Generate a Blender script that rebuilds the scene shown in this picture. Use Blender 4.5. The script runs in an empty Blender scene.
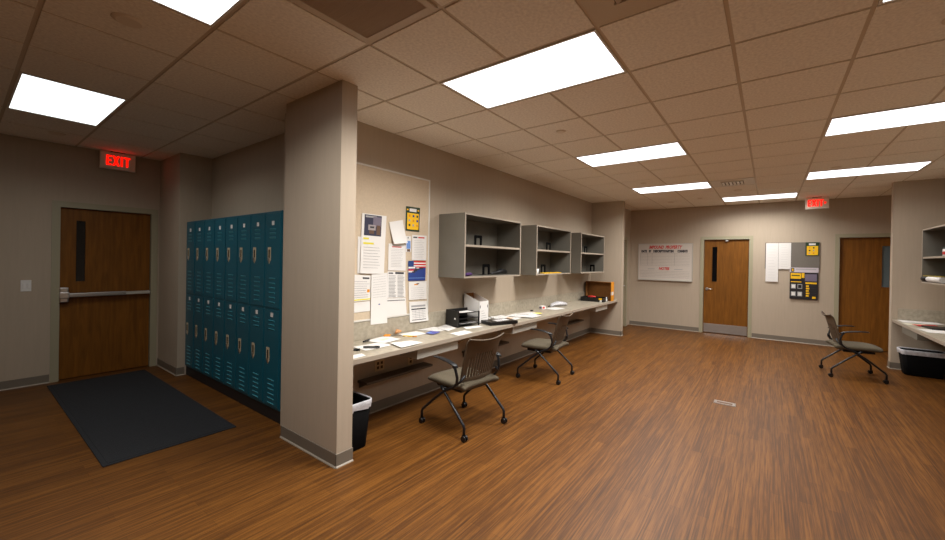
import bpy, bmesh, math, random
from mathutils import Vector, Matrix
random.seed(7)
S = bpy.context.scene
COL = S.collection
PI = math.pi

# ------------------------------------------------------------------ camera
F, YAW, PITCH, ROLL, CX, CY = 386.2081, 0.6203, -0.0035, 0.0175, 493.8731, 261.8898
EYE = Vector((-2.6976, -0.8109, 1.5563))
H = 2.875                                  # ceiling height
f_ = Vector((math.cos(PITCH)*math.cos(YAW), math.cos(PITCH)*math.sin(YAW), math.sin(PITCH)))
r_ = Vector((math.sin(YAW), -math.cos(YAW), 0)); u_ = r_.cross(f_)
r2 = math.cos(ROLL)*r_ + math.sin(ROLL)*u_; u2 = -math.sin(ROLL)*r_ + math.cos(ROLL)*u_
cd = bpy.data.cameras.new('camera'); cam = bpy.data.objects.new('camera', cd); COL.objects.link(cam)
M = Matrix.Identity(4)
for i in range(3):
    M[i][0] = r2[i]; M[i][1] = u2[i]; M[i][2] = -f_[i]; M[i][3] = EYE[i]
cam.matrix_world = M
cd.sensor_width = 36; cd.sensor_fit = 'HORIZONTAL'; cd.lens = F/945*36
cd.shift_x = -(CX-472.5)/945; cd.shift_y = (CY-270)/945
cd.clip_start = .02
S.camera = cam

# ------------------------------------------------------------------ materials
def lin(c):
    return tuple(((v/255)/12.92 if v/255 <= .04045 else ((v/255+.055)/1.055)**2.4) for v in c) + (1,)
def mat(name, rgb, rough=.6, metal=0, emit=None, strength=0, spec=.5, var=0, vscale=8, bump=0, bscale=60, stretch=None):
    m = bpy.data.materials.new(name); m.use_nodes = True
    nt = m.node_tree; b = nt.nodes['Principled BSDF']
    b.inputs['Base Color'].default_value = lin(rgb); b.inputs['Roughness'].default_value = rough
    b.inputs['Metallic'].default_value = metal; b.inputs['Specular IOR Level'].default_value = spec
    if emit: b.inputs['Emission Color'].default_value = lin(emit); b.inputs['Emission Strength'].default_value = strength
    if var or bump:
        tc = nt.nodes.new('ShaderNodeTexCoord'); mp = nt.nodes.new('ShaderNodeMapping')
        nt.links.new(tc.outputs['Object'], mp.inputs[0])
        if stretch: mp.inputs['Scale'].default_value = stretch
    if var:
        n = nt.nodes.new('ShaderNodeTexNoise'); n.inputs['Scale'].default_value = vscale; n.inputs['Detail'].default_value = 5
        nt.links.new(mp.outputs[0], n.inputs['Vector'])
        cr = nt.nodes.new('ShaderNodeValToRGB'); cr.color_ramp.elements[0].position = .3; cr.color_ramp.elements[1].position = .7
        cr.color_ramp.elements[0].color = lin([max(0, c*(1-var)) for c in rgb]); cr.color_ramp.elements[1].color = lin([min(255, c*(1+var)) for c in rgb])
        nt.links.new(n.outputs['Fac'], cr.inputs[0]); nt.links.new(cr.outputs[0], b.inputs['Base Color'])
    if bump:
        n2 = nt.nodes.new('ShaderNodeTexNoise'); n2.inputs['Scale'].default_value = bscale; n2.inputs['Detail'].default_value = 3
        nt.links.new(mp.outputs[0], n2.inputs['Vector'])
        bp = nt.nodes.new('ShaderNodeBump'); bp.inputs['Strength'].default_value = bump; bp.inputs['Distance'].default_value = .004
        nt.links.new(n2.outputs['Fac'], bp.inputs['Height']); nt.links.new(bp.outputs[0], b.inputs['Normal'])
    return m

def floor_mat():
    m = bpy.data.materials.new('wood_strip_floor'); m.use_nodes = True
    nt = m.node_tree; b = nt.nodes['Principled BSDF']; N = nt.nodes.new; L = nt.links.new
    tc = N('ShaderNodeTexCoord')
    mp = N('ShaderNodeMapping'); L(tc.outputs['Object'], mp.inputs[0]); mp.inputs['Scale'].default_value = (1.3, 60, 1)
    n = N('ShaderNodeTexNoise'); n.inputs['Scale'].default_value = 1.0; n.inputs['Detail'].default_value = 6; n.inputs['Roughness'].default_value = .65; n.inputs['Distortion'].default_value = .5
    L(mp.outputs[0], n.inputs['Vector'])
    mp2 = N('ShaderNodeMapping'); L(tc.outputs['Object'], mp2.inputs[0]); mp2.inputs['Scale'].default_value = (5, 130, 1)
    n2 = N('ShaderNodeTexNoise'); n2.inputs['Scale'].default_value = 1.0; n2.inputs['Detail'].default_value = 3
    L(mp2.outputs[0], n2.inputs['Vector'])
    br = N('ShaderNodeTexBrick'); L(tc.outputs['Object'], br.inputs['Vector'])
    br.inputs['Scale'].default_value = 1; br.inputs['Brick Width'].default_value = .9; br.inputs['Row Height'].default_value = .076
    br.inputs['Mortar Size'].default_value = .0012; br.inputs['Mortar Smooth'].default_value = .3; br.inputs['Bias'].default_value = 0
    br.offset = .37
    br.inputs['Color1'].default_value = (.25, .25, .25, 1); br.inputs['Color2'].default_value = (.75, .75, .75, 1); br.inputs['Mortar'].default_value = (0, 0, 0, 1)
    a = N('ShaderNodeMath'); a.operation = 'MULTIPLY_ADD'; L(n2.outputs['Fac'], a.inputs[0]); a.inputs[1].default_value = .45; L(n.outputs['Fac'], a.inputs[2])
    c = N('ShaderNodeMath'); c.operation = 'MULTIPLY_ADD'; L(br.outputs['Color'], c.inputs[0]); c.inputs[1].default_value = .22; L(a.outputs[0], c.inputs[2])
    cr = N('ShaderNodeValToRGB'); L(c.outputs[0], cr.inputs[0]); e = cr.color_ramp.elements
    e[0].position = .50; e[0].color = lin((57, 33, 11)); e[1].position = 1.0; e[1].color = lin((124, 79, 30))
    k = e.new(.78); k.color = lin((90, 54, 18))
    L(cr.outputs[0], b.inputs['Base Color'])
    b.inputs['Roughness'].default_value = .45; b.inputs['Specular IOR Level'].default_value = .3
    bp = N('ShaderNodeBump'); bp.inputs['Strength'].default_value = .12; bp.inputs['Distance'].default_value = .002; L(c.outputs[0], bp.inputs['Height']); L(bp.outputs[0], b.inputs['Normal'])
    return m
def door_mat():
    m = bpy.data.materials.new('oak_veneer'); m.use_nodes = True
    nt = m.node_tree; b = nt.nodes['Principled BSDF']; N = nt.nodes.new; L = nt.links.new
    tc = N('ShaderNodeTexCoord'); mp = N('ShaderNodeMapping'); L(tc.outputs['Object'], mp.inputs[0]); mp.inputs['Scale'].default_value = (14, 14, 1.2)
    n = N('ShaderNodeTexNoise'); n.inputs['Scale'].default_value = 2.2; n.inputs['Detail'].default_value = 7; n.inputs['Distortion'].default_value = .6; L(mp.outputs[0], n.inputs['Vector'])
    cr = N('ShaderNodeValToRGB'); L(n.outputs['Fac'], cr.inputs[0]); e = cr.color_ramp.elements
    e[0].position = .3; e[0].color = lin((108, 66, 16)); e[1].position = .72; e[1].color = lin((136, 86, 25))
    L(cr.outputs[0], b.inputs['Base Color']); b.inputs['Roughness'].default_value = .5; b.inputs['Specular IOR Level'].default_value = .25
    return m
m_floor = floor_mat(); m_oak = door_mat()
m_wall = mat('wall_vinyl', (185, 170, 150), .8, var=.012, vscale=3, bump=.04, bscale=9, stretch=(12, 12, 1))
m_base = mat('vinyl_baseboard', (122, 113, 100), .5)
m_toe = mat('baseboard_toe_highlight', (160, 150, 135), .45)  # paler than the board: a slight highlight painted onto the toe
m_frame = mat('door_frame_paint', (166, 160, 134), .45)
m_tile = mat('ceiling_tile', (245, 238, 226), .95, var=.045, vscale=55, bump=.35, bscale=90)
m_grid = mat('ceiling_grid_paint', (205, 190, 168), .5)
m_diff = mat('lit_diffuser', (255, 255, 255), .5, emit=(248, 250, 255), strength=1.6)
m_diff_dim = mat('lit_diffuser_dim', (255, 255, 255), .5, emit=(242, 250, 250), strength=1.1)
m_wmetal = mat('white_enamel', (225, 222, 214), .4)
m_teal = mat('teal_enamel', (18, 92, 110), .38, var=.05, vscale=2)
m_tealdk = mat('teal_louvre', (60, 140, 156), .35)
m_black = mat('black_plastic', (16, 16, 17), .4)
m_plinth = mat('black_plinth', (26, 28, 32), .5)
m_chrome = mat('satin_chrome', (205, 205, 205), .28, metal=1)
m_steel = mat('brushed_steel', (190, 190, 188), .35, metal=1, var=.04, vscale=10, stretch=(1, 1, 20))
m_cup = mat('handle_cup_steel', (214, 198, 166), .4, metal=.15)
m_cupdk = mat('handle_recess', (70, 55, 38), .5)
m_white = mat('white_paper', (236, 234, 230), .8)
m_grey_print = mat('grey_print', (165, 165, 165), .8)
m_dark_print = mat('dark_print', (60, 60, 64), .8)
m_yell = mat('yellow_print', (250, 196, 20), .7)
m_hl = mat('highlighter_yellow', (232, 224, 70), .8)
m_orange = mat('orange_card', (226, 148, 34), .6)
m_red = mat('red_print', (206, 44, 40), .6)
m_green = mat('dark_green_print', (28, 56, 34), .6)
m_blue = mat('blue_print', (40, 66, 140), .6)
m_lblue = mat('light_blue_print', (110, 150, 215), .6)
m_mauve = mat('mauve_print', (118, 108, 128), .6)
m_cab = mat('grey_laminate', (114, 110, 100), .5, var=.03, vscale=4)
m_edge = mat('edge_banding', (168, 156, 140), .45)
m_top = mat('speckled_laminate', (172, 163, 145), .35, var=.08, vscale=22)
m_tack = mat('tan_tackboard', (212, 194, 168), .9, var=.02, vscale=60)
m_tackg = mat('grey_tackboard', (118, 112, 104), .9, var=.03, vscale=60)
m_wboard = mat('whiteboard_enamel', (214, 206, 196), .2)
m_alum = mat('aluminium', (190, 186, 176), .4, metal=.15)
m_mat = mat('charcoal_carpet', (30, 32, 36), .95, var=.2, vscale=120, bump=.6, bscale=220)
m_fabric = mat('taupe_fabric', (92, 83, 66), .95, var=.05, vscale=90, bump=.4, bscale=300)
m_shell = mat('taupe_plastic_back', (86, 72, 56), .55)
m_frameb = mat('charcoal_frame', (24, 26, 30), .35)
m_glass = mat('dark_glass', (10, 12, 15), .12, spec=.35)
m_glassb = mat('reflection_tint_glass', (96, 112, 118), .1, spec=.8)  # blue-grey base colour paints a reflection into the pane
m_liner = mat('clear_white_liner', (200, 200, 204), .35, var=.08, vscale=30)
m_card = mat('brown_cardboard', (138, 92, 42), .85, var=.05, vscale=20)
m_ivory = mat('ivory_plastic', (212, 190, 150), .4)
m_exit_face = mat('exit_housing', (240, 230, 212), .5)
m_led = mat('red_led_letters', (255, 10, 0), .5, emit=(255, 8, 0), strength=1.5)
m_vent = mat('brown_grille', (200, 176, 148), .6)
m_ventdk = mat('grille_void', (84, 68, 54), .8)
m_disc = mat('cover_plate', (232, 220, 202), .5)
m_bin = mat('bin_plastic', (8, 7, 7), .8, spec=.1)
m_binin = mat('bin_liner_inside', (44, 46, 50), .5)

# ------------------------------------------------------------------ mesh builder
class MB:
    def __init__(s): s.bm = bmesh.new(); s.mats = []
    def mi(s, m):
        if m not in s.mats: s.mats.append(m)
        return s.mats.index(m)
    def _fin(s, faces, m, smooth=False):
        k = s.mi(m)
        for f in faces: f.material_index = k; f.smooth = smooth
    def box(s, lo, hi, m, bev=0, T=None):
        lo, hi = Vector(lo), Vector(hi); c = (lo+hi)/2; d = hi-lo
        t = bmesh.new(); bmesh.ops.create_cube(t, size=1)
        for v in t.verts: v.co = Vector((v.co.x*d.x, v.co.y*d.y, v.co.z*d.z)) + c
        if bev: bmesh.ops.bevel(t, geom=t.edges[:], offset=min(bev, min(abs(d.x), abs(d.y), abs(d.z))*.45), segments=2, affect='EDGES', profile=.6)
        s.merge(t, m, T); return s
    def merge(s, t, m, T=None, smooth=False):
        mp = {}
        for v in t.verts: mp[v] = s.bm.verts.new(T @ v.co if T else v.co)
        fs = []
        for f in t.faces:
            try: fs.append(s.bm.faces.new([mp[v] for v in f.verts]))
            except ValueError: pass
        s._fin(fs, m, smooth); t.free()
    def poly(s, pts, m, thick):
        """prism: outline pts extruded by vector thick"""
        thick = Vector(thick); a = [s.bm.verts.new(p) for p in pts]; b = [s.bm.verts.new(Vector(p)+thick) for p in pts]
        fs = [s.bm.faces.new(a[::-1]), s.bm.faces.new(b)]
        n = len(pts)
        for i in range(n): fs.append(s.bm.faces.new([a[i], a[(i+1) % n], b[(i+1) % n], b[i]]))
        s._fin(fs, m); return s
    def tube(s, pts, r, m, n=10, cap=True, flat=1.0):
        pts = [Vector(p) for p in pts]; rings = []
        rad = r if isinstance(r, (list, tuple)) else [r]*len(pts)
        up = None
        for i, p in enumerate(pts):
            d = (pts[min(i+1, len(pts)-1)] - pts[max(i-1, 0)]).normalized()
            if up is None: up = d.orthogonal().normalized() if abs(d.z) > .95 else Vector((0, 0, 1))
            a = d.cross(up)
            if a.length < 1e-4: a = d.orthogonal()
            a.normalize(); b = a.cross(d).normalized(); up = b
            rings.append([s.bm.verts.new(p + rad[i]*(math.cos(t)*a + flat*math.sin(t)*b)) for t in [2*PI*k/n for k in range(n)]])
        fs = []
        for A, B in zip(rings, rings[1:]):
            for k in range(n): fs.append(s.bm.faces.new([A[k], A[(k+1) % n], B[(k+1) % n], B[k]]))
        s._fin(fs, m, True)
        if cap: s._fin([s.bm.faces.new(rings[0][::-1]), s.bm.faces.new(rings[-1])], m)
        return s
    def cyl(s, c, axis, r, h, m, n=16, r2=None):
        c = Vector(c); ax = Vector(axis).normalized()
        return s.tube([c-ax*h/2, c+ax*h/2], [r, r if r2 is None else r2], m, n)
    def grid(s, fn, nu, nv, m, skip=None, smooth=True):
        V = [[s.bm.verts.new(fn(i/nu, j/nv)) for j in range(nv+1)] for i in range(nu+1)]
        fs = []
        for i in range(nu):
            for j in range(nv):
                if skip and skip(i, j): continue
                fs.append(s.bm.faces.new([V[i][j], V[i+1][j], V[i+1][j+1], V[i][j+1]]))
        s._fin(fs, m, smooth); return s
    def text(s, body, size, m, T, ext=.0006, bold=0, shear=0, align='CENTER', width=None):
        cu = bpy.data.curves.new('t', 'FONT'); cu.body = body; cu.size = size; cu.extrude = ext; cu.offset = bold; cu.shear = shear
        cu.align_x = align; cu.align_y = 'CENTER'; cu.resolution_u = 3
        o = bpy.data.objects.new('t', cu); COL.objects.link(o)
        dg = bpy.context.evaluated_depsgraph_get(); dg.update()
        me = bpy.data.meshes.new_from_object(o.evaluated_get(dg))
        t = bmesh.new(); t.from_mesh(me)
        if width and t.verts:
            xs = [v.co.x for v in t.verts]; k = width/(max(xs)-min(xs))
            for v in t.verts: v.co.x *= k
        s.merge(t, m, T); bpy.data.objects.remove(o); bpy.data.curves.remove(cu); bpy.data.meshes.remove(me)
        return s
    def build(s, name, parent=None, loc=(0, 0, 0), rz=0, recalc=True):
        if recalc: bmesh.ops.recalc_face_normals(s.bm, faces=s.bm.faces[:])
        me = bpy.data.meshes.new(name); s.bm.to_mesh(me); s.bm.free()
        for m in s.mats: me.materials.append(m)
        o = bpy.data.objects.new(name, me); COL.objects.link(o)
        o.location = loc; o.rotation_euler = (0, 0, rz)
        if parent: o.parent = parent
        return o
def tag(o, label, cat, group=None, kind=None):
    o['label'] = label; o['category'] = cat
    if group: o['group'] = group
    if kind: o['kind'] = kind
    return o
def thing(name, label, cat, loc=(0, 0, 0), rz=0, group=None):
    o = bpy.data.objects.new(name, None); COL.objects.link(o); o.location = loc; o.rotation_euler = (0, 0, rz); o.empty_display_size = .1
    return tag(o, label, cat, group)
def struct(name, mb, parent=None, label=None):
    o = mb.build(name, parent)
    if not parent: o['kind'] = 'structure'
    if label: o['label'] = label
    return o
def dup(root, loc, rz, label, group=None):
    r = root.copy(); COL.objects.link(r); r.location = loc; r.rotation_euler = (0, 0, rz); r['label'] = label
    if group: r['group'] = group
    def rec(a, b):
        for ch in list(a.children):
            c = ch.copy(); COL.objects.link(c); c.parent = b; rec(ch, c)
    rec(root, r)
    return r

# ------------------------------------------------------------------ room shell
XB, XF = -6.4, 7.256            # back / far wall
YR, YD, YE = -2.96, 2.427, 6.183  # right wall, desk wall, entry wall
PX0, PX1, PY0 = -1.038, -.908, 1.777   # partition
XL = -.66                        # wall behind the lockers
SX0, SX1, SY = 5.55, 5.68, 1.74  # far stub wall
HY = 2.06                        # corridor wall beyond the stub
RX0, RX1, RY = 5.70, 5.83, -2.345  # right stub
DH = 2.134
struct('floor', MB().box((XB-.15, YR-.15, -.1), (XF+.15, YE+.15, 0), m_floor))
def wall(name, *boxes):
    mb = MB()
    for lo, hi in boxes: mb.box(lo, hi, m_wall)
    return struct(name, mb)
T = .15
d1 = (-1.967, -1.083)
wall('wall_entry', ((XB-T, YE, 0), (d1[0]-.0, YE+T, H)), ((d1[1], YE, 0), (-1.013+.35, YE+T, H)), ((d1[0], YE, DH), (d1[1], YE+T, H)))
wall('wall_entry_pilaster', ((-1.013, 5.375, 0), (XL, YE, H)))
wall('wall_lockers', ((XL, 2.60, 0), (XL+T, YE+T, H)))
wall('wall_locker_return', ((-.935, 2.60, 0), (XL, 2.835, H)))
wall('wall_partition', ((PX0, PY0, 0), (PX1, 2.60, H)))
wall('wall_desk', ((PX1, YD, 0), (SX1, 2.60, H)))
wall('wall_desk_end', ((SX0, SY, 0), (SX1, YD, H)))
d4 = (5.95, 6.93)
wall('wall_hall', ((SX1, HY, 0), (d4[0], HY+T, H)), ((d4[1], HY, 0), (XF, HY+T, H)), ((d4[0], HY, DH), (d4[1], HY+T, H)))
d2 = (-.465, .435); d3 = (-2.80, -1.885)
wall('wall_far', ((XF, d2[1], 0), (XF+T, HY+T, H)), ((XF, d3[1], 0), (XF+T, d2[0], H)), ((XF, YR-T, 0), (XF+T, d3[0], H)),
     ((XF, d2[0], DH), (XF+T, d2[1], H)), ((XF, d3[0], DH), (XF+T, d3[1], H)))
wall('wall_right', ((XB-T, YR-T, 0), (XF, YR, H)))
wall('wall_right_stub', ((RX0, YR, 0), (RX1, RY, H)))
wall('wall_back', ((XB-T, YR, 0), (XB, YE, H)))

def baseboard(name, a, b, n):
    """a->b along the wall foot, n = unit vector out of the wall"""
    a, b, n = Vector(a+(0,)), Vector(b+(0,)), Vector(n+(0,))
    mb = MB()
    mb.poly([a, a+n*.006, a+n*.006+Vector((0, 0, .1)), a+n*.001+Vector((0, 0, .102)), a+Vector((0, 0, .102))], m_base, b-a)
    mb.poly([a+n*.006, a+n*.015, a+n*.014+Vector((0, 0, .005)), a+n*.006+Vector((0, 0, .013))], m_toe, b-a)
    struct(name, mb)
baseboard('baseboard_entry_left', (XB, YE), (d1[0]-.055, YE), (0, -1))
baseboard('baseboard_pilaster_side', (-1.013, YE), (-1.013, 5.375), (-1, 0))
baseboard('baseboard_pilaster_front', (-1.028, 5.375), (-.94, 5.375), (0, -1))
baseboard('baseboard_partition_left', (PX0, 2.60), (PX0, PY0-.006), (-1, 0))
baseboard('baseboard_partition_end', (PX0-.006, PY0), (PX1+.006, PY0), (0, -1))
baseboard('baseboard_partition_right', (PX1, PY0), (PX1, YD-.01), (1, 0))
baseboard('baseboard_desk', (PX1, YD), (SX0, YD), (0, -1))
baseboard('baseboard_desk_end', (SX0, YD-.015), (SX0, SY-.006), (-1, 0))
baseboard('baseboard_desk_end_nose', (SX0-.006, SY), (SX1+.006, SY), (0, -1))
baseboard('baseboard_far_left', (XF, HY-.01), (XF, d2[1]+.055), (-1, 0))
baseboard('baseboard_far_middle', (XF, d2[0]-.055), (XF, d3[1]+.055), (-1, 0))
baseboard('baseboard_right', (XB, YR), (RX0, YR), (0, 1))
baseboard('baseboard_right_stub', (RX0, YR+.015), (RX0, RY+.006), (-1, 0))
baseboard('baseboard_right_stub_nose', (RX0-.006, RY), (RX1+.006, RY), (0, 1))
baseboard('baseboard_back', (XB, YR), (XB, YE), (1, 0))

# ceiling with a grid of 0.61 m tiles; fixtures take whole cells
U = .6096
lights = [((-1, 0), (0, 2)), ((3, 4), (0, 2)), ((7, 8), (0, 2)), ((10, 11), (-2, 0)), ((3, 4), (-4, -2)), ((7, 8), (-4, -2)), ((-1, 0), (-4, -2)),
          ((-4, -3), (1, 3)), ((-4, -3), (6, 8))]
vent_cells = [(-3, 1), (7, -1), (-2, -1)]
used = set(vent_cells)
for (i0, i1), (j0, j1) in lights:
    for i in range(i0, i1):
        for j in range(j0, j1): used.add((i, j))
cm = MB()
cm.box((XB-.15, YR-.15, H+.004), (XF+.15, YE+.15, H+.1), m_grid)
g = .011
def clampbox(x0, x1, y0, y1):
    x0, x1, y0, y1 = max(x0, XB+.01), min(x1, XF-.01), max(y0, YR+.01), min(y1, YE-.01)
    if x1-x0 > .02 and y1-y0 > .02: cm.box((x0, y0, H-.002), (x1, y1, H+.004), m_tile, .0018)
for i in range(-11, 12):
    for j in range(-5, 11):
        if (i, j) in used: continue
        x0, x1, y0, y1 = i*U+g, (i+1)*U-g, j*U+g, (j+1)*U-g
        if y0 > YD-.3 and x0 > PX1-.3 and j*U > 2.3: continue
        clampbox(x0, x1, y0, y1)
struct('ceiling', cm)

# doors -------------------------------------------------------------
def door(n, lo, hi, wall_c, axis, face, win, handle, recess=.035, frame_sides=(1, 1), glass=None, kick=False):
    """axis 'x': wall plane y=wall_c, opening lo..hi along x, room at -y;  axis 'y': plane x=wall_c, opening along y, room at -x"""
    def P(a, d, z): return (a, wall_c+d, z) if axis == 'x' else (wall_c+d, a, z)
    def bx(mb, a0, a1, d0, d1, z0, z1, m, bev=0):
        p, q = P(a0, d0, z0), P(a1, d1, z1)
        mb.box([min(x, y) for x, y in zip(p, q)], [max(x, y) for x, y in zip(p, q)], m, bev)
    jt = .02
    mb = MB()
    w0, w1, wz0, wz1 = win
    ds, de = recess, recess+.045
    a0, a1 = lo+jt+.004, hi-jt-.004
    bx(mb, a0, w0, ds, de, .012, DH-jt-.004, m_oak); bx(mb, w1, a1, ds, de, .012, DH-jt-.004, m_oak)
    bx(mb, w0, w1, ds, de, .012, wz0, m_oak); bx(mb, w0, w1, ds, de, wz1, DH-jt-.004, m_oak)
    d = struct('door_%d' % n, mb)
    fr = MB()
    fw = .05
    for s, a in ((0, lo), (1, hi)):
        sg = 1 if s == 0 else -1
        bx(fr, a, a+sg*jt, -.012, .14, 0, DH, m_frame)                 # jamb
        bx(fr, min(a+sg*jt, a-sg*fw), max(a+sg*jt, a-sg*fw), -.014, -.0125, 0, DH-jt, m_frame); bx(fr, a-sg*fw, a, -.0125, -.0005, 0, DH, m_frame)   # face trim
    bx(fr, lo+jt, hi-jt, -.012, .14, DH-jt, DH, m_frame)
    bx(fr, lo-fw, hi+fw, -.0145, -.0125, DH-jt, DH+fw, m_frame); bx(fr, lo-fw, hi+fw, -.0125, -.0005, DH, DH+fw, m_frame)
    struct('door_frame', fr, d)
    lf = MB()
    t = .014
    for q in ((w0-t, w0, wz0-t, wz1+t), (w1, w1+t, wz0-t, wz1+t), (w0, w1, wz0-t, wz0), (w0, w1, wz1, wz1+t)):
        bx(lf, q[0], q[1], ds-.006, ds, q[2], q[3], m_oak, .002)
    struct('window_bead', lf, d)
    gl = MB(); bx(gl, w0, w1, ds+.012, ds+.02, wz0, wz1, glass or m_glass); struct('window_pane', gl, d)
    if kick:
        k = MB(); bx(k, a0+.01, a1-.01, ds-.003, ds, .02, .215, m_steel, .001); struct('kick_plate', k, d)
    if handle:
        ha, sg = handle
        hm = MB()
        c = Vector(P(ha, ds-.006, 1.0)); nrm = Vector(P(0, -1, 0))-Vector(P(0, 0, 0)); al = Vector(P(1, 0, 0))-Vector(P(0, 0, 0))
        hm.cyl(c, nrm, .033, .012, m_chrome, 20)
        hm.tube([c, c+nrm*.05, c+nrm*.058+al*sg*.02, c+nrm*.056+al*sg*.06, c+nrm*.05+al*sg*.115], [.012, .011, .011, .010, .008], m_chrome)
        struct('door_handle', hm, d)
    return d
D1 = door(1, d1[0], d1[1], YE, 'x', None, (-1.81, -1.73, 1.205, 1.96), None)
# exit device on door 1
pb = MB()
pb.box((-1.95, YE-.035, .955), (-1.875, YE+.03, 1.135), m_chrome, .01)
pb.box((-1.955, YE-.06, 1.005), (-1.87, YE-.03, 1.08), m_chrome, .008)
struct('exit_device_case', pb, D1)
pb = MB(); pb.box((-1.875, YE-.05, 1.015), (-1.36, YE-.012, 1.065), m_steel, .008); pb.box((-1.36, YE-.042, 1.02), (-1.112, YE-.012, 1.06), m_alum, .006)
pb.box((-1.13, YE-.03, 1.018), (-1.112, YE+.035, 1.062), m_steel, .004)
struct('push_bar', pb, D1)
D2 = door(2, d2[0], d2[1], XF, 'y', None, (.155, .25, 1.165, 1.95), (.345, -1), kick=True)
cl = MB(); cl.box((XF-.02, -.06, 2.07), (XF+.03, .0, 2.10), m_steel, .004); struct('door_strike_cover', cl, D2)
D3 = door(3, d3[0], d3[1], XF, 'y', None, (-2.605, -2.50, 1.19, 1.95), (-2.72, 1), glass=m_glassb)
D4 = door(4, d4[0], d4[1], HY, 'x', None, (6.1, 6.2, 1.19, 1.95), (6.82, -1), recess=.06)

# ------------------------------------------------------------------ ceiling fixtures
wh = ['largest lit ceiling panel, nearest to the top of the partition', 'second largest lit ceiling panel along the desk side, before the cabinets end',
      'lit ceiling panel touching the small louvred air diffuser', 'most distant lit ceiling panel, in front of the far door with the kick plate',
      'long lit ceiling panel cut by the right edge of the photo', 'lit ceiling panel just in front of the exit sign with the arrow',
      'ceiling light at the top right, almost wholly outside the photo',
      'lit ceiling panel cut by the top edge, left of the brown grille', 'lit ceiling panel above the black entrance mat by the left exit sign']
LAMP, SPREAD = 40, 155
PW = [1, .95, .8, .45, .17, .16, .05, .45, .15]
for k, ((i0, i1), (j0, j1)) in enumerate(lights):
    x0, x1, y0, y1 = i0*U+.012, i1*U-.012, j0*U+.012, j1*U-.012
    c = ((x0+x1)/2, (y0+y1)/2, H)
    t = thing('ceiling_light', wh[k], 'ceiling light', c, 0, 'recessed fluorescent ceiling panels')
    hx, hy = (x1-x0)/2, (y1-y0)/2
    fr = MB(); w = .014
    for lo, hi in (((-hx, -hy), (hx, -hy+w)), ((-hx, hy-w), (hx, hy)), ((-hx, -hy+w), (-hx+w, hy-w)), ((hx-w, -hy+w), (hx, hy-w))):
        fr.box((lo[0], lo[1], -.006), (hi[0], hi[1], .003), m_wmetal, .001)
    fr.build('light_frame', t)
    la = bpy.data.lights.new('fluorescent_lamp', 'AREA'); la.shape = 'RECTANGLE'; la.size = 2*hx-.06; la.size_y = 2*hy-.06
    la.energy = LAMP*PW[k]; la.color = (1.0, .97, .93); la.spread = math.radians(SPREAD)
    lo_ = bpy.data.objects.new('fluorescent_lamp', la); COL.objects.link(lo_); lo_.location = (0, 0, -.008); lo_.parent = t
    df = MB(); df.box((-hx+w, -hy+w, -.002), (hx-w, hy-w, .003), m_diff_dim if k == 8 else m_diff); df.build('diffuser', t)

# return air grille (fine brown eggcrate)
t = thing('return_air_grille', 'large brown fine-slatted return air grille at the top edge of the ceiling', 'vent', ((-2.5)*U, 1.5*U, H))
fr = MB()
for lo, hi in (((-.29, -.29), (.29, -.25)), ((-.29, .25), (.29, .29)), ((-.29, -.25), (-.25, .25)), ((.25, -.25), (.29, .25))): fr.box((*lo, -.008), (*hi, .003), m_grid, .002)
fr.build('grille_frame', t)
sl = MB()
for k in range(50): sl.box((-.25, -.25+k*.01+.003, -.006), (.25, -.25+k*.01+.0065, .001), m_vent)
for k in range(1, 10): sl.box((-.25+k*.05-.001, -.25, -.004), (-.25+k*.05+.001, .25, .001), m_vent)
sl.build('slats', t)
bk = MB(); bk.box((-.25, -.25, .001), (.25, .25, .003), m_ventdk); bk.build('backing', t)
# supply diffusers
def diffuser(cell, label, face, void):
    t = thing('air_diffuser', label, 'vent', ((cell[0]+.5)*U, (cell[1]+.5)*U, H))
    fr = MB(); fr.box((-.295, -.295, -.004), (.295, .295, .003), face, .001); fr.build('diffuser_panel', t)
    b = MB()
    b.box((-.15, -.15, -.007), (.15, .15, -.004), void)
    b.build('opening', t)
    l = MB()
    for k in range(6):
        y = -.125+k*.05
        l.poly([(-.15, y-.018, -.006), (-.15, y+.012, -.02), (-.15, y+.016, -.018), (-.15, y-.014, -.004)], face, (.3, 0, 0))
    for x in (-.155, .15): l.box((x, -.155, -.018), (x+.005, .155, -.004), face)
    l.build('louvre_blades', t)
diffuser((7, -1), 'small louvred white air diffuser beside the third desk-side ceiling light', m_wmetal, m_ventdk)
diffuser((-2, -1), 'tan air diffuser at the top edge beside the largest ceiling light', m_grid, m_ventdk)
discs = [((-2.132, 2.149), .075, 'round flush ceiling cover left of the top edge light'), ((.859, .926), .05, 'small round ceiling cover behind the largest ceiling light'),
         ((5.339, -.334), .075, 'round flush ceiling cover behind the small louvred diffuser'), ((6.225, .931), .07, 'round flush ceiling cover near the whiteboard end of the ceiling'),
         ((3.9, .903), .05, 'small round ceiling cover in front of the third desk-side light'), ((.35, -1.62), .085, 'round flush ceiling cover near the top right corner'),
         ((4.096, -1.504), .06, 'round flush ceiling cover in front of the right-hand light by the arrow exit sign'), ((-2.044, 5.594), .07, 'round flush ceiling cover beyond the light over the entrance mat'),
         ((5.953, .343), .05, 'small round ceiling cover between the third light and the last light')]
for (x, y), r, lb in discs:
    mb = MB(); mb.tube([(0, 0, -.014), (0, 0, -.012), (0, 0, -.004), (0, 0, -.003)], [r*.72, r*.8, r*.95, r], m_disc, 28)
    tag(mb.build('sprinkler_cover', None, (x, y, H)), lb, 'ceiling cover', 'round flush ceiling covers')

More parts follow.
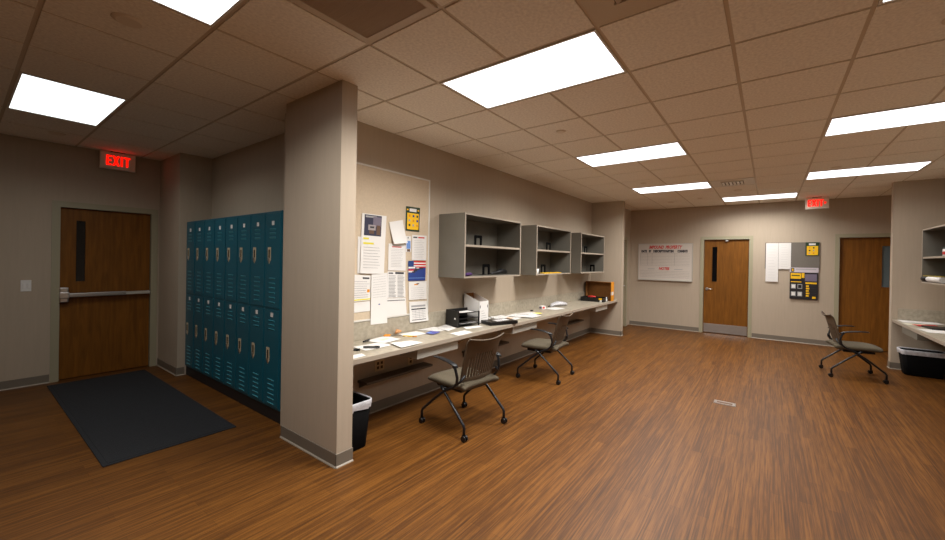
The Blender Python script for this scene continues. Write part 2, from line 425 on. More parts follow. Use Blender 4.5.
# exit signs ---------------------------------------------------------
def exit_sign(loc, rz, label, arrow, w=.33, h=.2):
    t = thing('exit_sign', label, 'exit sign', loc, rz)
    b = MB(); b.box((-w/2, -.022, -h-.012), (w/2, .022, -.012), m_exit_face, .006)
    b.box((-w/2-.004, -.024, -h-.016), (w/2+.004, .024, -h-.008), m_wmetal, .002)
    b.build('housing', t)
    c = MB(); c.box((-.07, -.02, -.014), (.07, .02, -.001), m_black, .003); c.build('mounting_canopy', t)
    l = MB(); sx = -.118 if arrow else -.098; z0 = -h/2-.012-.062; hh = .124; st = .015; D = (0, .003, 0); y = -.0245
    def pl_(p): l.poly([(sx*1.15+a*1.17, y, z0+b*hh) for a, b in p], m_led, D)
    pl_([(0, 0), (st, 0), (st, 1), (0, 1)])
    for b0, b1 in ((0, .14), (.43, .57), (.86, 1)): pl_([(st, b0), (.040, b0), (.040, b1), (st, b1)])
    pl_([(.050, 0), (.067, 0), (.106, 1), (.089, 1)]); pl_([(.089, 0), (.106, 0), (.0845, .54), (.076, .32)]); pl_([(.050, 1), (.067, 1), (.080, .68), (.0715, .46)])
    pl_([(.117, 0), (.117+st, 0), (.117+st, 1), (.117, 1)])
    pl_([(.143, .86), (.193, .86), (.193, 1), (.143, 1)]); pl_([(.1605, 0), (.1605+st, 0), (.1605+st, .86), (.1605, .86)])
    l.build('letters', t)
    if arrow:
        a = MB(); a.poly([(.105, -.0245, -h/2-.035), (.105, -.0245, -h/2+.012), (.135, -.0245, -h/2-.012)], m_led, (0, .003, 0)); a.build('arrow', t)
    return t
exit_sign((-1.463, 6.10, H), 0, 'red lit exit sign on the ceiling above the left door with the push bar', False, .335, .215)
exit_sign((6.86, -1.525, H), -PI/2, 'red lit exit sign with right arrow on the ceiling in front of the far wall', True, .345, .21)

# ------------------------------------------------------------------ entrance side
mt = MB()
mt.box((-2.055, 3.11, .0005), (-1.19, 6.01, .009), m_mat, .003)
mt.box((-2.025, 3.14, .008), (-1.22, 5.98, .0115), m_mat, .001)
tag(mt.build('entrance_mat'), 'long black entrance mat on the floor in front of the left door', 'mat')
t = thing('light_switch', 'double light switch plate on the wall left of the push-bar door', 'light switch', (-2.207, YE, 1.17))
b = MB(); b.box((-.04, -.007, -.065), (.04, -.0005, .065), m_white, .003); b.build('cover_plate', t)
for x in (-.018, .018):
    s_ = MB(); s_.box((x-.011, -.013, -.03), (x+.011, -.006, .03), m_white, .003); s_.build('rocker', t)

# lockers ------------------------------------------------------------
LX = -.935; LP = .3125; LY0 = 2.86; LB, LM, LT = .125, 1.06, 1.975
def make_locker():
    # local: front at x=0 facing -x, y 0..LP, x extends + to back
    t = thing('locker', '', 'locker', (LX, LY0, 0), 0, 'two-tier steel lockers in a row')
    w = LP-.002
    b = MB()
    b.box((.012, 0, LB), (.27, w, LB+.012), m_teal); b.box((.012, 0, LT), (.27, w, LT+.012), m_teal); b.box((.258, 0, LB+.012), (.27, w, LT), m_teal)
    b.box((.012, 0, LB+.012), (.258, .012, LT), m_teal); b.box((.012, w-.012, LB+.012), (.258, w, LT), m_teal)
    b.box((.012, .012, LM-.006), (.258, w-.012, LM+.006), m_teal)
    b.box((0, 0, LB), (.012, .014, LT+.012), m_teal, .001); b.box((0, w-.014, LB), (.012, w, LT+.012), m_teal, .001)
    b.box((0, .014, LB), (.012, w-.014, LB+.016), m_teal, .001); b.box((0, .014, LM-.008), (.012, w-.014, LM+.008), m_teal, .001); b.box((0, .014, LT-.004), (.012, w-.014, LT+.012), m_teal, .001)
    b.build('locker_body', t)
    for z0, z1, lv, hz, pz in ((LM+.01, LT-.006, (1.345, 1.12), 1.568, 1.875), (LB+.018, LM-.01, (.385, .165), .612, 1.005)):
        d = MB(); d.box((-.006, .016, z0), (.010, w-.016, z1), m_teal, .003)
        for k in range(6):
            z = lv[0]+(lv[1]-lv[0])*k/5
            d.poly([(-.0055, .10, z-.010), (-.0135, .10, z+.006), (-.0055, .10, z+.010)], m_tealdk, (0, .115, 0))
        for k in range(3):
            z = pz-.06-.04*k
            d.poly([(-.0055, .10, z-.010), (-.0135, .10, z+.006), (-.0055, .10, z+.010)], m_tealdk, (0, .115, 0))
        dd = d.build('door', t)
        h = MB(); y = .222
        h.poly([(-.008, y-.03, hz+.078), (-.008, y+.03, hz+.078), (-.008, y+.03, hz-.045), (-.008, y, hz-.082), (-.008, y-.03, hz-.045)], m_cup, (.003, 0, 0))
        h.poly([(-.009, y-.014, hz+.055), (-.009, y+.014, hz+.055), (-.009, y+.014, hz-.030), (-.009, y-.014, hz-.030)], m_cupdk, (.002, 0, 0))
        h.box((-.016, y-.010, hz-.06), (-.007, y+.010, hz-.022), m_chrome, .003)
        h.build('handle', dd)
        p = MB(); p.box((-.0085, .133, pz-.02), (-.0055, .177, pz+.02), m_white, .001); p.build('number_plate', dd)
    return t
ordn = ['nearest the partition', 'second from the partition', 'third from the partition', 'fourth from the partition', 'fifth from the partition', 'sixth from the partition',
        'seventh from the partition, next to last', 'farthest, beside the entrance pilaster']
lk = make_locker()
for k in range(8):
    lb = 'two-tier teal steel locker column, ' + ordn[k]
    if k == 0: lk['label'] = lb
    else: dup(lk, (LX, LY0+LP*k, 0), 0, lb)
pl = MB(); pl.box((LX+.012, LY0-.02, .0005), (LX+.26, LY0+8*LP, LB-.002), m_plinth, .003)
tag(pl.build('locker_plinth'), 'long black plinth on the floor under the row of teal lockers', 'plinth')

# ------------------------------------------------------------------ desk counter
def quad_sheet(mb, pts, th, m): mb.poly(pts, m, th)
t = thing('desk_counter', 'long speckled grey counter along the left wall with backsplash, from partition to end wall', 'counter', (0, 0, 0))
b = MB(); b.box((PX1+.002, 1.825, .722), (SX0-.002, YD-.002, .76), m_top, .002); b.build('worktop', t)
b = MB(); b.box((PX1+.002, 1.815, .72), (SX0-.002, 1.825, .7605), m_edge, .002); b.build('edge_band', t)
b = MB(); b.box((PX1+.002, YD-.02, .761), (SX0-.002, YD-.001, .935), m_top, .002); b.build('backsplash', t)
for x in (.95, 2.45, 3.95):
    b = MB(); b.box((x-.012, 2.0, .685), (x+.012, YD-.002, .718), m_ivory, .002); b.box((x-.012, YD-.025, .45), (x+.012, YD-.002, .685), m_ivory, .002)
    b.tube([(x, 2.03, .69), (x, YD-.02, .48)], .009, m_ivory, 8); b.build('bracket', t)
# wire troughs under the counter
for x0, x1, lb in ((-.167, .41, 'pale metal tray under the counter, nearest the partition'), (1.48, 2.11, 'pale metal tray under the counter between the two desk chairs'), (4.40, 5.03, 'pale metal tray under the far end of the counter')):
    b = MB()
    b.box((x0, 1.86, .622), (x1, 1.864, .700), m_alum); b.box((x0, 1.86, .618), (x1, 2.10, .622), m_alum); b.box((x0, 1.86, .622), (x0+.004, 2.10, .700), m_alum)
    b.box((x1-.004, 1.864, .622), (x1, 2.10, .700), m_alum); b.box((x0, 1.86, .700), (x1, 1.885, .719), m_wmetal, .001); b.box((x0, 2.096, .622), (x1, 2.10, .719), m_alum)
    tag(b.build('under_counter_tray'), lb, 'tray', 'trays under the counter')
# low shelves on the wall beneath
m_low = mat('low_shelf_laminate', (92, 84, 74), .5)
for x0, x1, lb in ((-.41, .47, 'low wall shelf under the counter, nearest the partition'), (1.15, 2.05, 'low wall shelf under the counter behind the first desk chair'), (3.95, 4.85, 'low wall shelf under the far end of the counter')):
    t = thing('low_shelf', lb, 'shelf', ((x0+x1)/2, YD, .36), 0, 'low shelves under the counter'); w = (x1-x0)/2
    b = MB(); b.box((-w, -.15, -.012), (w, -.002, .012), m_low, .003); b.build('shelf_board', t)
    for s in (-1, 1):
        b = MB(); b.poly([(s*(w-.02), -.002, -.012), (s*(w-.02), -.12, -.012), (s*(w-.02), -.002, -.07)], m_low, (.012*-s, 0, 0)); b.build('bracket', t)
# outlets
def outlet(x, z, w, cols, lb):
    t = thing('wall_outlet', lb, 'outlet', (x, YD, z))
    b = MB(); b.box((-w/2, -.006, -.058), (w/2, -.0005, .058), m_ivory, .002); b.build('cover_plate', t)
    for c in range(cols):
        cx = (c-(cols-1)/2)*.046
        for zz in (-.022, .022):
            s_ = MB(); s_.box((cx-.014, -.0085, zz-.014), (cx+.014, -.0055, zz+.014), m_ventdk, .003); s_.build('socket', t)
outlet(-.15, .465, .116, 2, 'ivory four-socket wall outlet under the counter above the low shelf')
outlet(.268, .44, .075, 1, 'ivory two-socket wall outlet under the counter near the pale tray')
outlet(2.62, .46, .075, 1, 'ivory wall outlet under the counter beside the second desk chair')

# wall cabinets
def cabinet(x0, x1, y_wall, depth, z0, z1, zs, lb, side=-1):
    """side -1: front faces -y ; +1: front faces +y"""
    t = thing('wall_cabinet', lb, 'cabinet', ((x0+x1)/2, y_wall, 0), 0 if side < 0 else PI, 'open grey wall cabinets')
    w = (x1-x0)/2; th = .019; d = depth
    b = MB()
    b.box((-w, -d+.002, z0), (-w+th, -.001, z1), m_cab); b.box((w-th, -d+.002, z0), (w, -.001, z1), m_cab)
    b.box((-w+th, -d+.002, z0), (w-th, -.001, z0+th), m_cab); b.box((-w+th, -d+.002, z1-th), (w-th, -.001, z1), m_cab)
    b.box((-w+th, -.012, z0+th), (w-th, -.001, z1-th), m_cab); b.build('carcass', t)
    b = MB(); b.box((-w+th, -d+.012, zs-.012), (w-th, -.012, zs+.012), m_cab); b.box((-w+th, -d+.008, zs-.0125), (w-th, -d+.012, zs+.0125), m_edge); b.build('shelf', t)
    b = MB()
    for lo, hi in (((-w, z0), (-w+th, z1)), ((w-th, z0), (w, z1)), ((-w+th, z0), (w-th, z0+th)), ((-w+th, z1-th), (w-th, z1))):
        b.box((lo[0], -d, lo[1]), (hi[0], -d+.002, hi[1]), m_edge)
    b.build('edge_band', t)
    return t
CZ0, CZ1, CZS, CD = 1.347, 2.10, 1.725, .405
cabinet(.69, 1.91, YD, CD, CZ0, CZ1, CZS, 'open grey wall cabinet nearest the tackboard')
cabinet(2.36, 3.58, YD, CD, CZ0, CZ1, CZS, 'middle of the three open grey wall cabinets above the counter')
cabinet(4.03, 5.25, YD, CD, CZ0, CZ1, CZS, 'open grey wall cabinet farthest along, beside the end wall')
cabinet(4.03, 5.25, YR, CD, CZ0, CZ1, 1.70, 'open grey wall cabinet on the right edge above the right counter', 1)

# bookends
m_bkend = mat('matt_black_steel', (3, 3, 3), .9, spec=.1)
def make_bookend():
    t = thing('bookend', '', 'bookend', (0, 0, 0), 0, 'black metal bookends in the wall cabinets')
    b = MB()
    b.poly([(-.075, -.006, 0), (-.075, -.006, .13), (-.065, -.006, .14), (.065, -.006, .14), (.075, -.006, .13), (.075, -.006, 0), (.042, -.006, 0), (.042, -.006, .095), (.034, -.006, .104), (-.034, -.006, .104), (-.042, -.006, .095), (-.042, -.006, 0)], m_bkend, (0, .012, 0))
    b.build('upright', t)
    b = MB(); b.box((-.07, 0, 0), (.07, .10, .002), m_bkend); b.build('foot', t)
    return t
be = make_bookend()
bl = [(1.23, 2.25, CZS+.013, 0, 'black bookend on the upper shelf of the cabinet nearest the tackboard'), (1.40, 2.24, CZ0+.02, 0, 'black bookend on the lower shelf of the cabinet nearest the tackboard'),
      (3.17, 2.25, CZS+.013, 0, 'black bookend on the upper shelf of the middle wall cabinet'), (2.98, 2.24, CZ0+.02, 0, 'black bookend on the lower shelf of the middle wall cabinet'),
      (4.80, 2.25, CZS+.013, 0, 'black bookend on the upper shelf of the farthest wall cabinet'), (5.05, 2.2, CZ0+.02, 1.0, 'black bookend turned sideways on the lower shelf of the farthest wall cabinet')]
for k, (x, y, z, a, lb) in enumerate(bl):
    if k == 0: be.location = (x, y, z); be['label'] = lb
    else: dup(be, (x, y, z), a, lb)
def solo(name, mb, label, cat, group=None, loc=(0, 0, 0), rz=0): return tag(mb.build(name, None, loc, rz), label, cat, group)
zc = CZ0+.0195
b = MB(); b.tube([(.0, 0, .02), (.05, .02, .022), (.1, .01, .026), (.15, .03, .02)], [.012, .02, .018, .012], mat('purple_cloth', (72, 44, 96), .9), 10)
solo('crumpled_cloth', b, 'small crumpled purple cloth in the lower left corner of the first wall cabinet', 'cloth', loc=(.76, 2.06, zc))
b = MB(); b.box((-.03, -.02, 0), (.03, .02, .012), m_red, .003); solo('red_eraser', b, 'small red block beside the purple cloth in the first wall cabinet', 'block', loc=(.84, 2.11, zc))
b = MB(); b.tube([(-.17, 0, .015), (-.1, .02, .018), (0, .0, .03), (.08, .02, .045), (.16, -.01, .04), (.22, .01, .012)], [.012, .016, .026, .036, .03, .01], m_black, 10)
solo('black_pouch', b, 'lumpy black pouch lying right of the bookend in the first wall cabinet', 'pouch', loc=(1.62, 2.2, zc))
b = MB(); b.tube([(0, 0, 0), (0, 0, .002), (0, 0, .075)], [.024, .026, .032], m_white, 18); solo('paper_cup', b, 'small white paper cup on the lower left edge of the middle wall cabinet', 'cup', loc=(2.44, 2.06, zc))
b = MB(); b.box((-.3, -.04, 0), (.3, .04, .012), m_yell, .003); solo('yellow_folder', b, 'flat yellow strip lying on the bottom of the middle wall cabinet', 'folder', loc=(2.95, 2.08, zc))

# ------------------------------------------------------------------ tackboard and pinned papers
t = thing('tackboard', 'large tan tackboard with white frame on the wall above the near end of the counter', 'board', (0, YD, 0))
b = MB(); b.box((-.70, -.012, .955), (.50, -.0005, 2.46), m_tack); b.build('board_panel', t)
b = MB()
for lo, hi in (((-.715, .94), (.515, .957)), ((-.715, 2.458), (.515, 2.475)), ((-.715, .957), (-.698, 2.458)), ((.498, .957), (.515, 2.458))): b.box((lo[0], -.018, lo[1]), (hi[0], -.0005, hi[1]), m_wmetal, .002)
b.build('board_frame', t)
def pinned(name, pts, layer, label, marks=(), m=m_white, curl=0, cat='paper', group='papers pinned to the tackboard', plane='y', base=None):
    """pts: four (a,z) corners TL,TR,BR,BL on the board plane; marks: (u0,v0,u1,v1,material) in unit sheet coords, v down"""
    s0 = (YD-.0122 if base is None else base) - .0022*layer
    cx = sum(p[0] for p in pts)/4; cz = sum(p[1] for p in pts)/4
    def at(u, v, off):
        top = [pts[0][i]+(pts[1][i]-pts[0][i])*u for i in (0, 1)]; bot = [pts[3][i]+(pts[2][i]-pts[3][i])*u for i in (0, 1)]
        a, z = top[0]+(bot[0]-top[0])*v, top[1]+(bot[1]-top[1])*v
        bulge = curl*(v**2)+curl*.5*math.sin(u*PI)*v + .0006*math.sin(v*7+layer)
        o = -off-bulge-.0006
        return Vector((a-cx, o, z-cz)) if plane == 'y' else Vector((o, a-cx, z-cz))
    mb = MB(); n = 6
    front = lambda u, v: at(u, v, .0005); back = lambda u, v: at(u, v, 0)
    mb.grid(front, n, n, m); mb.grid(back, n, n, m)
    for e in range(4):
        def side(u, v, e=e):
            uu, vv = ((u, 0), (1, u), (u, 1), (0, u))[e]
            return at(uu, vv, .0005*v)
        mb.grid(side, n, 1, m, smooth=False)
    for q, (u0, v0, u1, v1, mm) in enumerate(marks):
        mb.grid(lambda u, v: at(u0+(u1-u0)*u, v0+(v1-v0)*v, .0008+.00018*min(q, 12)), 3, 3, mm)
    loc = (cx, s0, cz) if plane == 'y' else (s0, cx, cz)
    return tag(mb.build(name, None, loc, recalc=False), label, cat, group)
def lines(u0, u1, v0, v1, n, m=None, th=.012, ragged=True):
    m = m or m_grey_print; out = []
    for k in range(n):
        v = v0+(v1-v0)*k/max(1, n-1); e = u1-(random.random()*.25*(u1-u0) if ragged else 0)
        out.append((u0, v, e, v+th, m))
    return out
gp = mat('photo_dark_blue', (52, 52, 74), .5); gp2 = mat('photo_silver', (168, 160, 160), .4); gp3 = mat('photo_brown', (104, 78, 60), .5); gp4 = mat('photo_sky', (120, 112, 128), .5)
pinned('pinned_notice', [(-.44, 1.405+.36), (-.40, 1.765), (-.40, 1.41), (-.44, 1.41)], 1, 'narrow white sheet at the far left of the tackboard, mostly behind the photo notice')
pinned('pinned_notice', [(-.40, 1.995), (-.107, 1.995), (-.135, 1.40), (-.417, 1.41)], 3, 'long white notice with a dark car photo at top, two yellow highlights below',
       [(.10, .015, .80, .365, gp), (.14, .03, .6, .06, m_grey_print), (.45, .04, .78, .2, gp4), (.60, .18, .76, .34, gp3), (.26, .18, .56, .27, gp2), (.30, .27, .50, .33, gp3), (.33, .205, .5, .235, m_dark_print),
        (.08, .40, .30, .43, m_hl), (.08, .48, .50, .51, m_hl)] + lines(.1, .8, .56, .9, 8, th=.006), curl=.008)
pinned('pinned_notice', [(-.073, 1.937), (.107, 1.975), (.155, 1.73), (-.029, 1.711)], 4, 'tilted blank white sheet curling forward at the top middle of the tackboard', curl=.03)
pinned('pinned_notice', [(-.075, 1.715), (.155, 1.715), (.161, 1.43), (-.078, 1.435)], 3, 'white sheet with a red heading under the tilted blank sheet',
       [(.2, .10, .75, .135, m_red)] + lines(.15, .85, .2, .85, 12, th=.008))
pinned('pinned_card', [(.158, 1.806), (.232, 1.808), (.236, 1.634), (.162, 1.634)], 2, 'narrow light blue picture card between the white sheets on the tackboard',
       [(.1, .3, .9, .8, m_lblue), (.2, .82, .8, .98, gp3), (.35, .05, .5, .15, m_dark_print)])
pinned('pinned_notice', [(.246, 1.825), (.467, 1.828), (.467, 1.545), (.246, 1.545)], 3, 'white sheet with red and black heading above the flag picture',
       [(.08, .07, .35, .12, m_dark_print), (.42, .07, .85, .12, m_red)] + lines(.15, .85, .22, .9, 11, th=.008))
pinned('pinned_poster', [(.153, 2.131), (.359, 2.134), (.352, 1.863), (.152, 1.865)], 2, 'small yellow poster with dark green border at the top right of the tackboard',
       [(.1, .26, .93, .93, m_yell), (.25, .07, .75, .2, m_white), (.06, .1, .18, .16, m_yell), (.82, .1, .94, .16, m_yell)] +
       [(.2+.28*i, .33+.19*j, .32+.28*i, .42+.19*j, (m_orange, m_grey_print, m_green, m_blue)[(i*3+j) % 4]) for i in range(3) for j in range(3)], m=m_green)
flag_blue = mat('flag_blue', (36, 70, 130), .5)
pinned('pinned_picture', [(.195, 1.537), (.459, 1.537), (.456, 1.314), (.199, 1.318)], 4, 'red, white and blue flag picture on the right of the tackboard',
       [(0, 0, .3, .3, flag_blue), (.3, 0, 1, .08, m_red), (.3, .08, 1, .15, m_white), (.3, .15, 1, .22, m_red), (.3, .22, 1, .28, m_white), (.4, .28, 1, .34, m_red), (0, .3, .38, .38, m_white), (0, .42, .34, .5, m_red),
        (0, .5, .3, .58, m_white), (.34, .38, .62, .46, m_dark_print), (.28, .46, .5, .53, m_dark_print), (.2, .53, .38, .6, m_dark_print), (.62, .34, .84, .42, m_dark_print), (.44, .34, .6, .38, m_white), (.02, .85, .98, .88, m_lblue)], m=m_blue)
pinned('pinned_notice', [(.207, 1.308), (.480, 1.306), (.485, 1.10), (.214, 1.106)], 3, 'white sheet with two small orange marks just under the flag picture',
       [(.3, .14, .5, .2, m_orange), (.42, .1, .56, .16, gp3)] + lines(.12, .88, .35, .9, 6, th=.008))
pinned('pinned_notice', [(.219, 1.084), (.485, 1.078), (.507, .85), (.224, .858)], 4, 'white sheet with a printed table hanging lowest at the right of the tackboard',
       [(.1, .18, .9, .27, m_grey_print), (.1, .34, .9, .4, m_dark_print)] + [(.12, .46+.08*k, .86, .475+.08*k, m_grey_print) for k in range(5)] + [(.3+.2*k, .42, .31+.2*k, .85, m_grey_print) for k in range(3)] + [(.1, .88, .86, .91, m_dark_print)], curl=.012)
pinned('pinned_newsletter', [(-.08, 1.425), (.156, 1.415), (.168, 1.14), (-.08, 1.15)], 2, 'densely printed sheet with bold heading in the middle of the tackboard',
       [(.05, .04, .3, .09, m_dark_print), (.42, .01, .92, .09, m_dark_print)] + lines(.06, .48, .15, .95, 16, th=.02) + lines(.54, .95, .15, .95, 16, th=.02))
pinned('pinned_notice', [(-.08, 1.146), (.168, 1.136), (.187, .955), (-.078, .955)], 3, 'blank white sheet with one dark rule under the densely printed sheet', [(.0, .12, .95, .16, m_dark_print)])
pinned('pinned_notice', [(-.285, 1.395), (-.088, 1.412), (-.080, .89), (-.285, .897)], 5, 'tall narrow white column of sheets hanging below the photo notice',
       [(.45, .6, .55, .62, m_blue)] + [(.1, .06+.05*k, .9, .064+.05*k, m_grey_print) for k in range(9)])
pinned('pinned_notice', [(-.494, 1.40), (-.288, 1.386), (-.288, 1.142), (-.489, 1.139)], 2, 'lined white sheet with yellow bottom strip at the lower left of the tackboard',
       [(.55, .08, .92, .15, m_dark_print), (.0, .92, 1, .97, m_hl), (.8, .56, .95, .68, m_orange)] + lines(.03, .95, .25, .85, 8, m_mauve, .01))
pinned('pinned_notice', [(-.489, 1.129), (-.291, 1.133), (-.289, 1.034), (-.487, 1.034)], 2, 'small blank white sheet below the lined sheet at the lower left of the tackboard')

# ------------------------------------------------------------------ things on the counter
Z = .7612
def flat(name, pts, lift, label, marks=(), m=m_white, z=Z, group='loose papers on the counter', cat='paper', wave=.002):
    cx = sum(p[0] for p in pts)/4; cy = sum(p[1] for p in pts)/4
    def at(u, v, off):
        A = [pts[0][i]+(pts[1][i]-pts[0][i])*u for i in (0, 1)]; B = [pts[3][i]+(pts[2][i]-pts[3][i])*u for i in (0, 1)]
        x, y = A[0]+(B[0]-A[0])*v, A[1]+(B[1]-A[1])*v
        return Vector((x-cx, y-cy, off+wave*(1+math.sin(u*5+v*3+lift*900))*abs(u-.5)*1.2))
    mb = MB(); n = 5; th = .0008
    mb.grid(lambda u, v: at(u, v, th), n, n, m); mb.grid(lambda u, v: at(u, v, 0), n, n, m)
    for e in range(4):
        mb.grid(lambda u, v, e=e: at(*((u, 0), (1, u), (u, 1), (0, u))[e], th*v), n, 1, m, smooth=False)
    for u0, v0, u1, v1, mm in marks: mb.grid(lambda u, v: at(u0+(u1-u0)*u, v0+(v1-v0)*v, th+.0005), 3, 3, mm)
    return tag(mb.build(name, None, (cx, cy, z+lift), recalc=False), label, cat, group)
flat('paper_sheet', [(-.624, 2.20), (-.34, 2.19), (-.352, 2.00), (-.633, 2.00)], .0005, 'white sheet at the partition end of the counter, under the black markers')
flat('paper_sheet', [(-.402, 2.33), (-.125, 2.375), (-.12, 2.142), (-.358, 2.103)], .004, 'white sheet with faint green printing below the tackboard, beside the orange scissors', [(.35, .35, .75, .6, mat('pale_green_print', (205, 222, 200), .8))])
flat('paper_sheet', [(-.325, 2.065), (-.121, 1.997), (-.117, 1.84), (-.381, 1.84)], .0075, 'blank white sheet at the front edge of the counter left of the first chair')
flat('paper_sheet', [(.034, 2.359), (.272, 2.348), (.251, 2.15), (-.012, 2.191)], .0005, 'white sheet between the orange scissors and the blue booklet')
flat('paper_sheet', [(.327, 2.39), (.60, 2.40), (.639, 2.117), (.422, 2.175)], .0005, 'white sheet against the backsplash under the hanging table sheet', lines(.1, .9, .2, .8, 6))
flat('paper_sheet', [(.58, 2.327), (.80, 2.38), (.70, 2.136), (.49, 2.067)], .0045, 'white sheet partly in front of the black letter trays', lines(.1, .9, .2, .8, 6))
flat('paper_sheet', [(.412, 1.981), (.669, 1.986), (.626, 1.83), (.386, 1.83)], .0005, 'blank white sheet at the counter edge above the first chair back')
flat('paper_sheet', [(-.86, 1.96), (-.712, 1.945), (-.74, 1.85), (-.88, 1.85)], .0005, 'corner of a white sheet at the front of the counter beside the partition')
flat('blue_booklet', [(.237, 2.166), (.379, 2.225), (.40, 2.10), (.24, 2.06)], .006, 'small blue booklet lying open in front of the hanging table sheet', [(.1, .1, .5, .5, m_lblue)], m=mat('booklet_blue', (92, 96, 176), .5), cat='booklet', group=None)
def pen(p, q, r, m, label, name='marker', cap=m_black, z=Z):
    mid = [(p[i]+q[i])/2 for i in (0, 1)]; d = (q[0]-mid[0], q[1]-mid[1])
    t = thing(name, label, 'pen', (mid[0], mid[1], z+r+.0005))
    b = MB(); b.tube([(-d[0], -d[1], 0), (-d[0]*.98, -d[1]*.98, 0), (d[0]*.4, d[1]*.4, 0)], [r*.7, r, r], m, 10); b.build('barrel', t)
    b = MB(); b.tube([(d[0]*.4, d[1]*.4, 0), (d[0]*.95, d[1]*.95, 0), (d[0], d[1], 0)], [r*1.1, r*1.05, r*.6], cap, 10); b.build('cap', t)
    return t
pen((-.47, 2.26), (-.37, 2.30), .008, m_black, 'black marker lying near the backsplash left of the orange scissors', z=Z+.009)
pen((-.60, 2.08), (-.50, 1.98), .009, m_black, 'black marker lying on the sheet nearest the partition', z=Z+.006)
pen((-.72, 2.10), (-.66, 2.04), .010, m_black, 'short thick black marker beside the partition end of the counter')
pen((-.01, 2.24), (.06, 2.11), .006, m_yell, 'thin yellow pen in front of the orange scissors', 'pen', m_orange)
# scissors (orange handles)
t = thing('scissors', 'orange-handled scissors lying near the backsplash below the tackboard', 'scissors', (-.10, 2.32, Z+.012), -.9)
b = MB(); b.poly([(0, -.004, 0), (.12, -.001, 0), (.12, .001, 0), (0, .008, 0)], m_steel, (0, 0, .002)); b.poly([(0, -.008, .002), (.12, -.008, .002), (.12, -.006, .002), (0, .004, .002)], m_black, (0, 0, .002)); b.build('blades', t)
for s in (-1, 1):
    b = MB(); b.tube([(-.035+.03*math.cos(a), s*.02+.016*math.sin(a), .003) for a in [k*PI/6 for k in range(13)]], .005, m_orange, 8); b.build('handle', t)
b = MB(); b.tube([(0, 0, 0), (.05, .02, .008), (.09, .0, .004)], [.01, .022, .01], mat('tan_eraser', (205, 150, 100), .8), 10)
solo('tan_cloth', b, 'small tan rag beside the orange-handled scissors', 'rag', loc=(-.02, 2.34, Z+.026), rz=.2)

# letter trays
t = thing('letter_tray', 'black three-tier letter tray on the counter in front of the white magazine box', 'letter tray', (.925, 2.225, Z), -.18)
b = MB()
for z in (.03, .095, .16):
    b.box((-.165, -.12, z), (.165, .12, z+.004), m_black, .001); b.box((-.165, -.12, z), (-.160, .12, z+.03), m_black); b.box((-.165, .115, z), (.165, .12, z+.03), m_black); b.box((-.165, -.12, z), (.165, -.115, z+.012), m_black)
b.build('tray', t)
b = MB(); b.box((-.17, -.12, 0), (-.158, .12, .195), m_black, .002); b.box((-.16, .112, 0), (.165, .12, .195), m_black, .002)
b.build('side_frame', t)
for y in (-.11,): b = MB(); b.box((.155, y-.01, 0), (.165, y+.01, .175), m_black, .002); b.build('corner_post', t)
b = MB(); b.box((-.1715, -.07, .09), (-.1695, -.045, .11), m_white); b.build('label_sticker', t)
flat('paper_sheet', [(.82, 2.29), (1.04, 2.25), (1.02, 2.12), (.82, 2.15)], .165, 'white sheet lying on the top tier of the black letter tray', group='papers in the letter tray')
flat('paper_sheet', [(.80, 2.29), (1.06, 2.25), (1.04, 2.10), (.80, 2.14)], .036, 'white sheet sticking out of the lowest tier of the black letter tray', group='papers in the letter tray')
flat('paper_sheet', [(.80, 2.12), (1.02, 2.06), (.97, 1.95), (.74, 2.02)], .0005, 'white sheet on the counter just in front of the black letter tray')
# magazine box
t = thing('magazine_box', 'tall white cardboard magazine box with slanted top behind the letter tray', 'box', (1.24, 2.27, Z), 0)
b = MB(); w, d, h0, h1, tw = .098, .125, .275, .37, .004
b.box((-w, -d, 0), (w, -d+tw, h0), m_white); b.box((-w, d-tw, 0), (w, d, h1), m_white); b.box((-w, -d, 0), (w, d, tw), m_white)
for x in (-w, w-tw): b.poly([(x, -d, 0), (x, d, 0), (x, d, h1), (x, -d, h0)], m_white, (tw, 0, 0))
b.build('box_shell', t)
b = MB(); b.box((-w+tw, -d+tw, h0-.03), (w-tw, d-tw, h0-.028), m_card)
b.box((-w+tw, d-tw-.002, h0-.03), (w-tw, d-tw, h1-.002), m_card); b.poly([(-w+tw, -d+tw, h0-.03), (-w+tw, d-tw, h0-.03), (-w+tw, d-tw, h1-.004), (-w+tw, -d+tw, h0-.004)], m_card, (.002, 0, 0)); b.build('box_inside', t)
b = MB()
for x in (-.075, .075): b.box((x-.006, -d-.001, .19), (x+.006, -d, .225), m_dark_print)
for k in range(4): b.box((-.05, -d-.001, .06+.03*k), (.06-.02*k, -d, .064+.03*k), m_grey_print)
b.build('printed_marks', t)
# clipboard/binder with papers
t = thing('black_binder', 'thick black binder lying flat on the counter beyond the letter tray', 'binder', (1.335, 1.965, Z), -.38)
b = MB(); b.box((-.20, -.115, 0), (.20, .115, .006), m_black, .002); b.box((-.20, -.115, .034), (.20, .115, .04), m_black, .002); b.box((-.205, -.115, 0), (-.198, .115, .04), m_black, .002); b.box((-.20, -.119, .0), (.20, -.113, .04), m_black, .002); b.build('cover', t)
b = MB(); b.box((-.197, -.112, .0065), (.19, .112, .0335), m_white); b.build('pages', t)
flat('paper_sheet', [(1.24, 2.02), (1.45, 1.98), (1.42, 1.87), (1.22, 1.92)], .043, 'grey printed sheet lying on top of the thick black binder', lines(.05, .95, .1, .9, 6, m_mauve, .04), group=None)
b = MB()
for k in range(4): b.tube([(.05*k, .02*math.sin(k*2), .012), (.05*k+.02, .02, .028), (.05*k+.045, -.01, .012)], .008, (m_grey_print, m_white)[k % 2], 8)
solo('cable_coil', b, 'small heap of grey cable behind the black binder', 'cable', loc=(1.42, 2.24, Z), rz=.1)
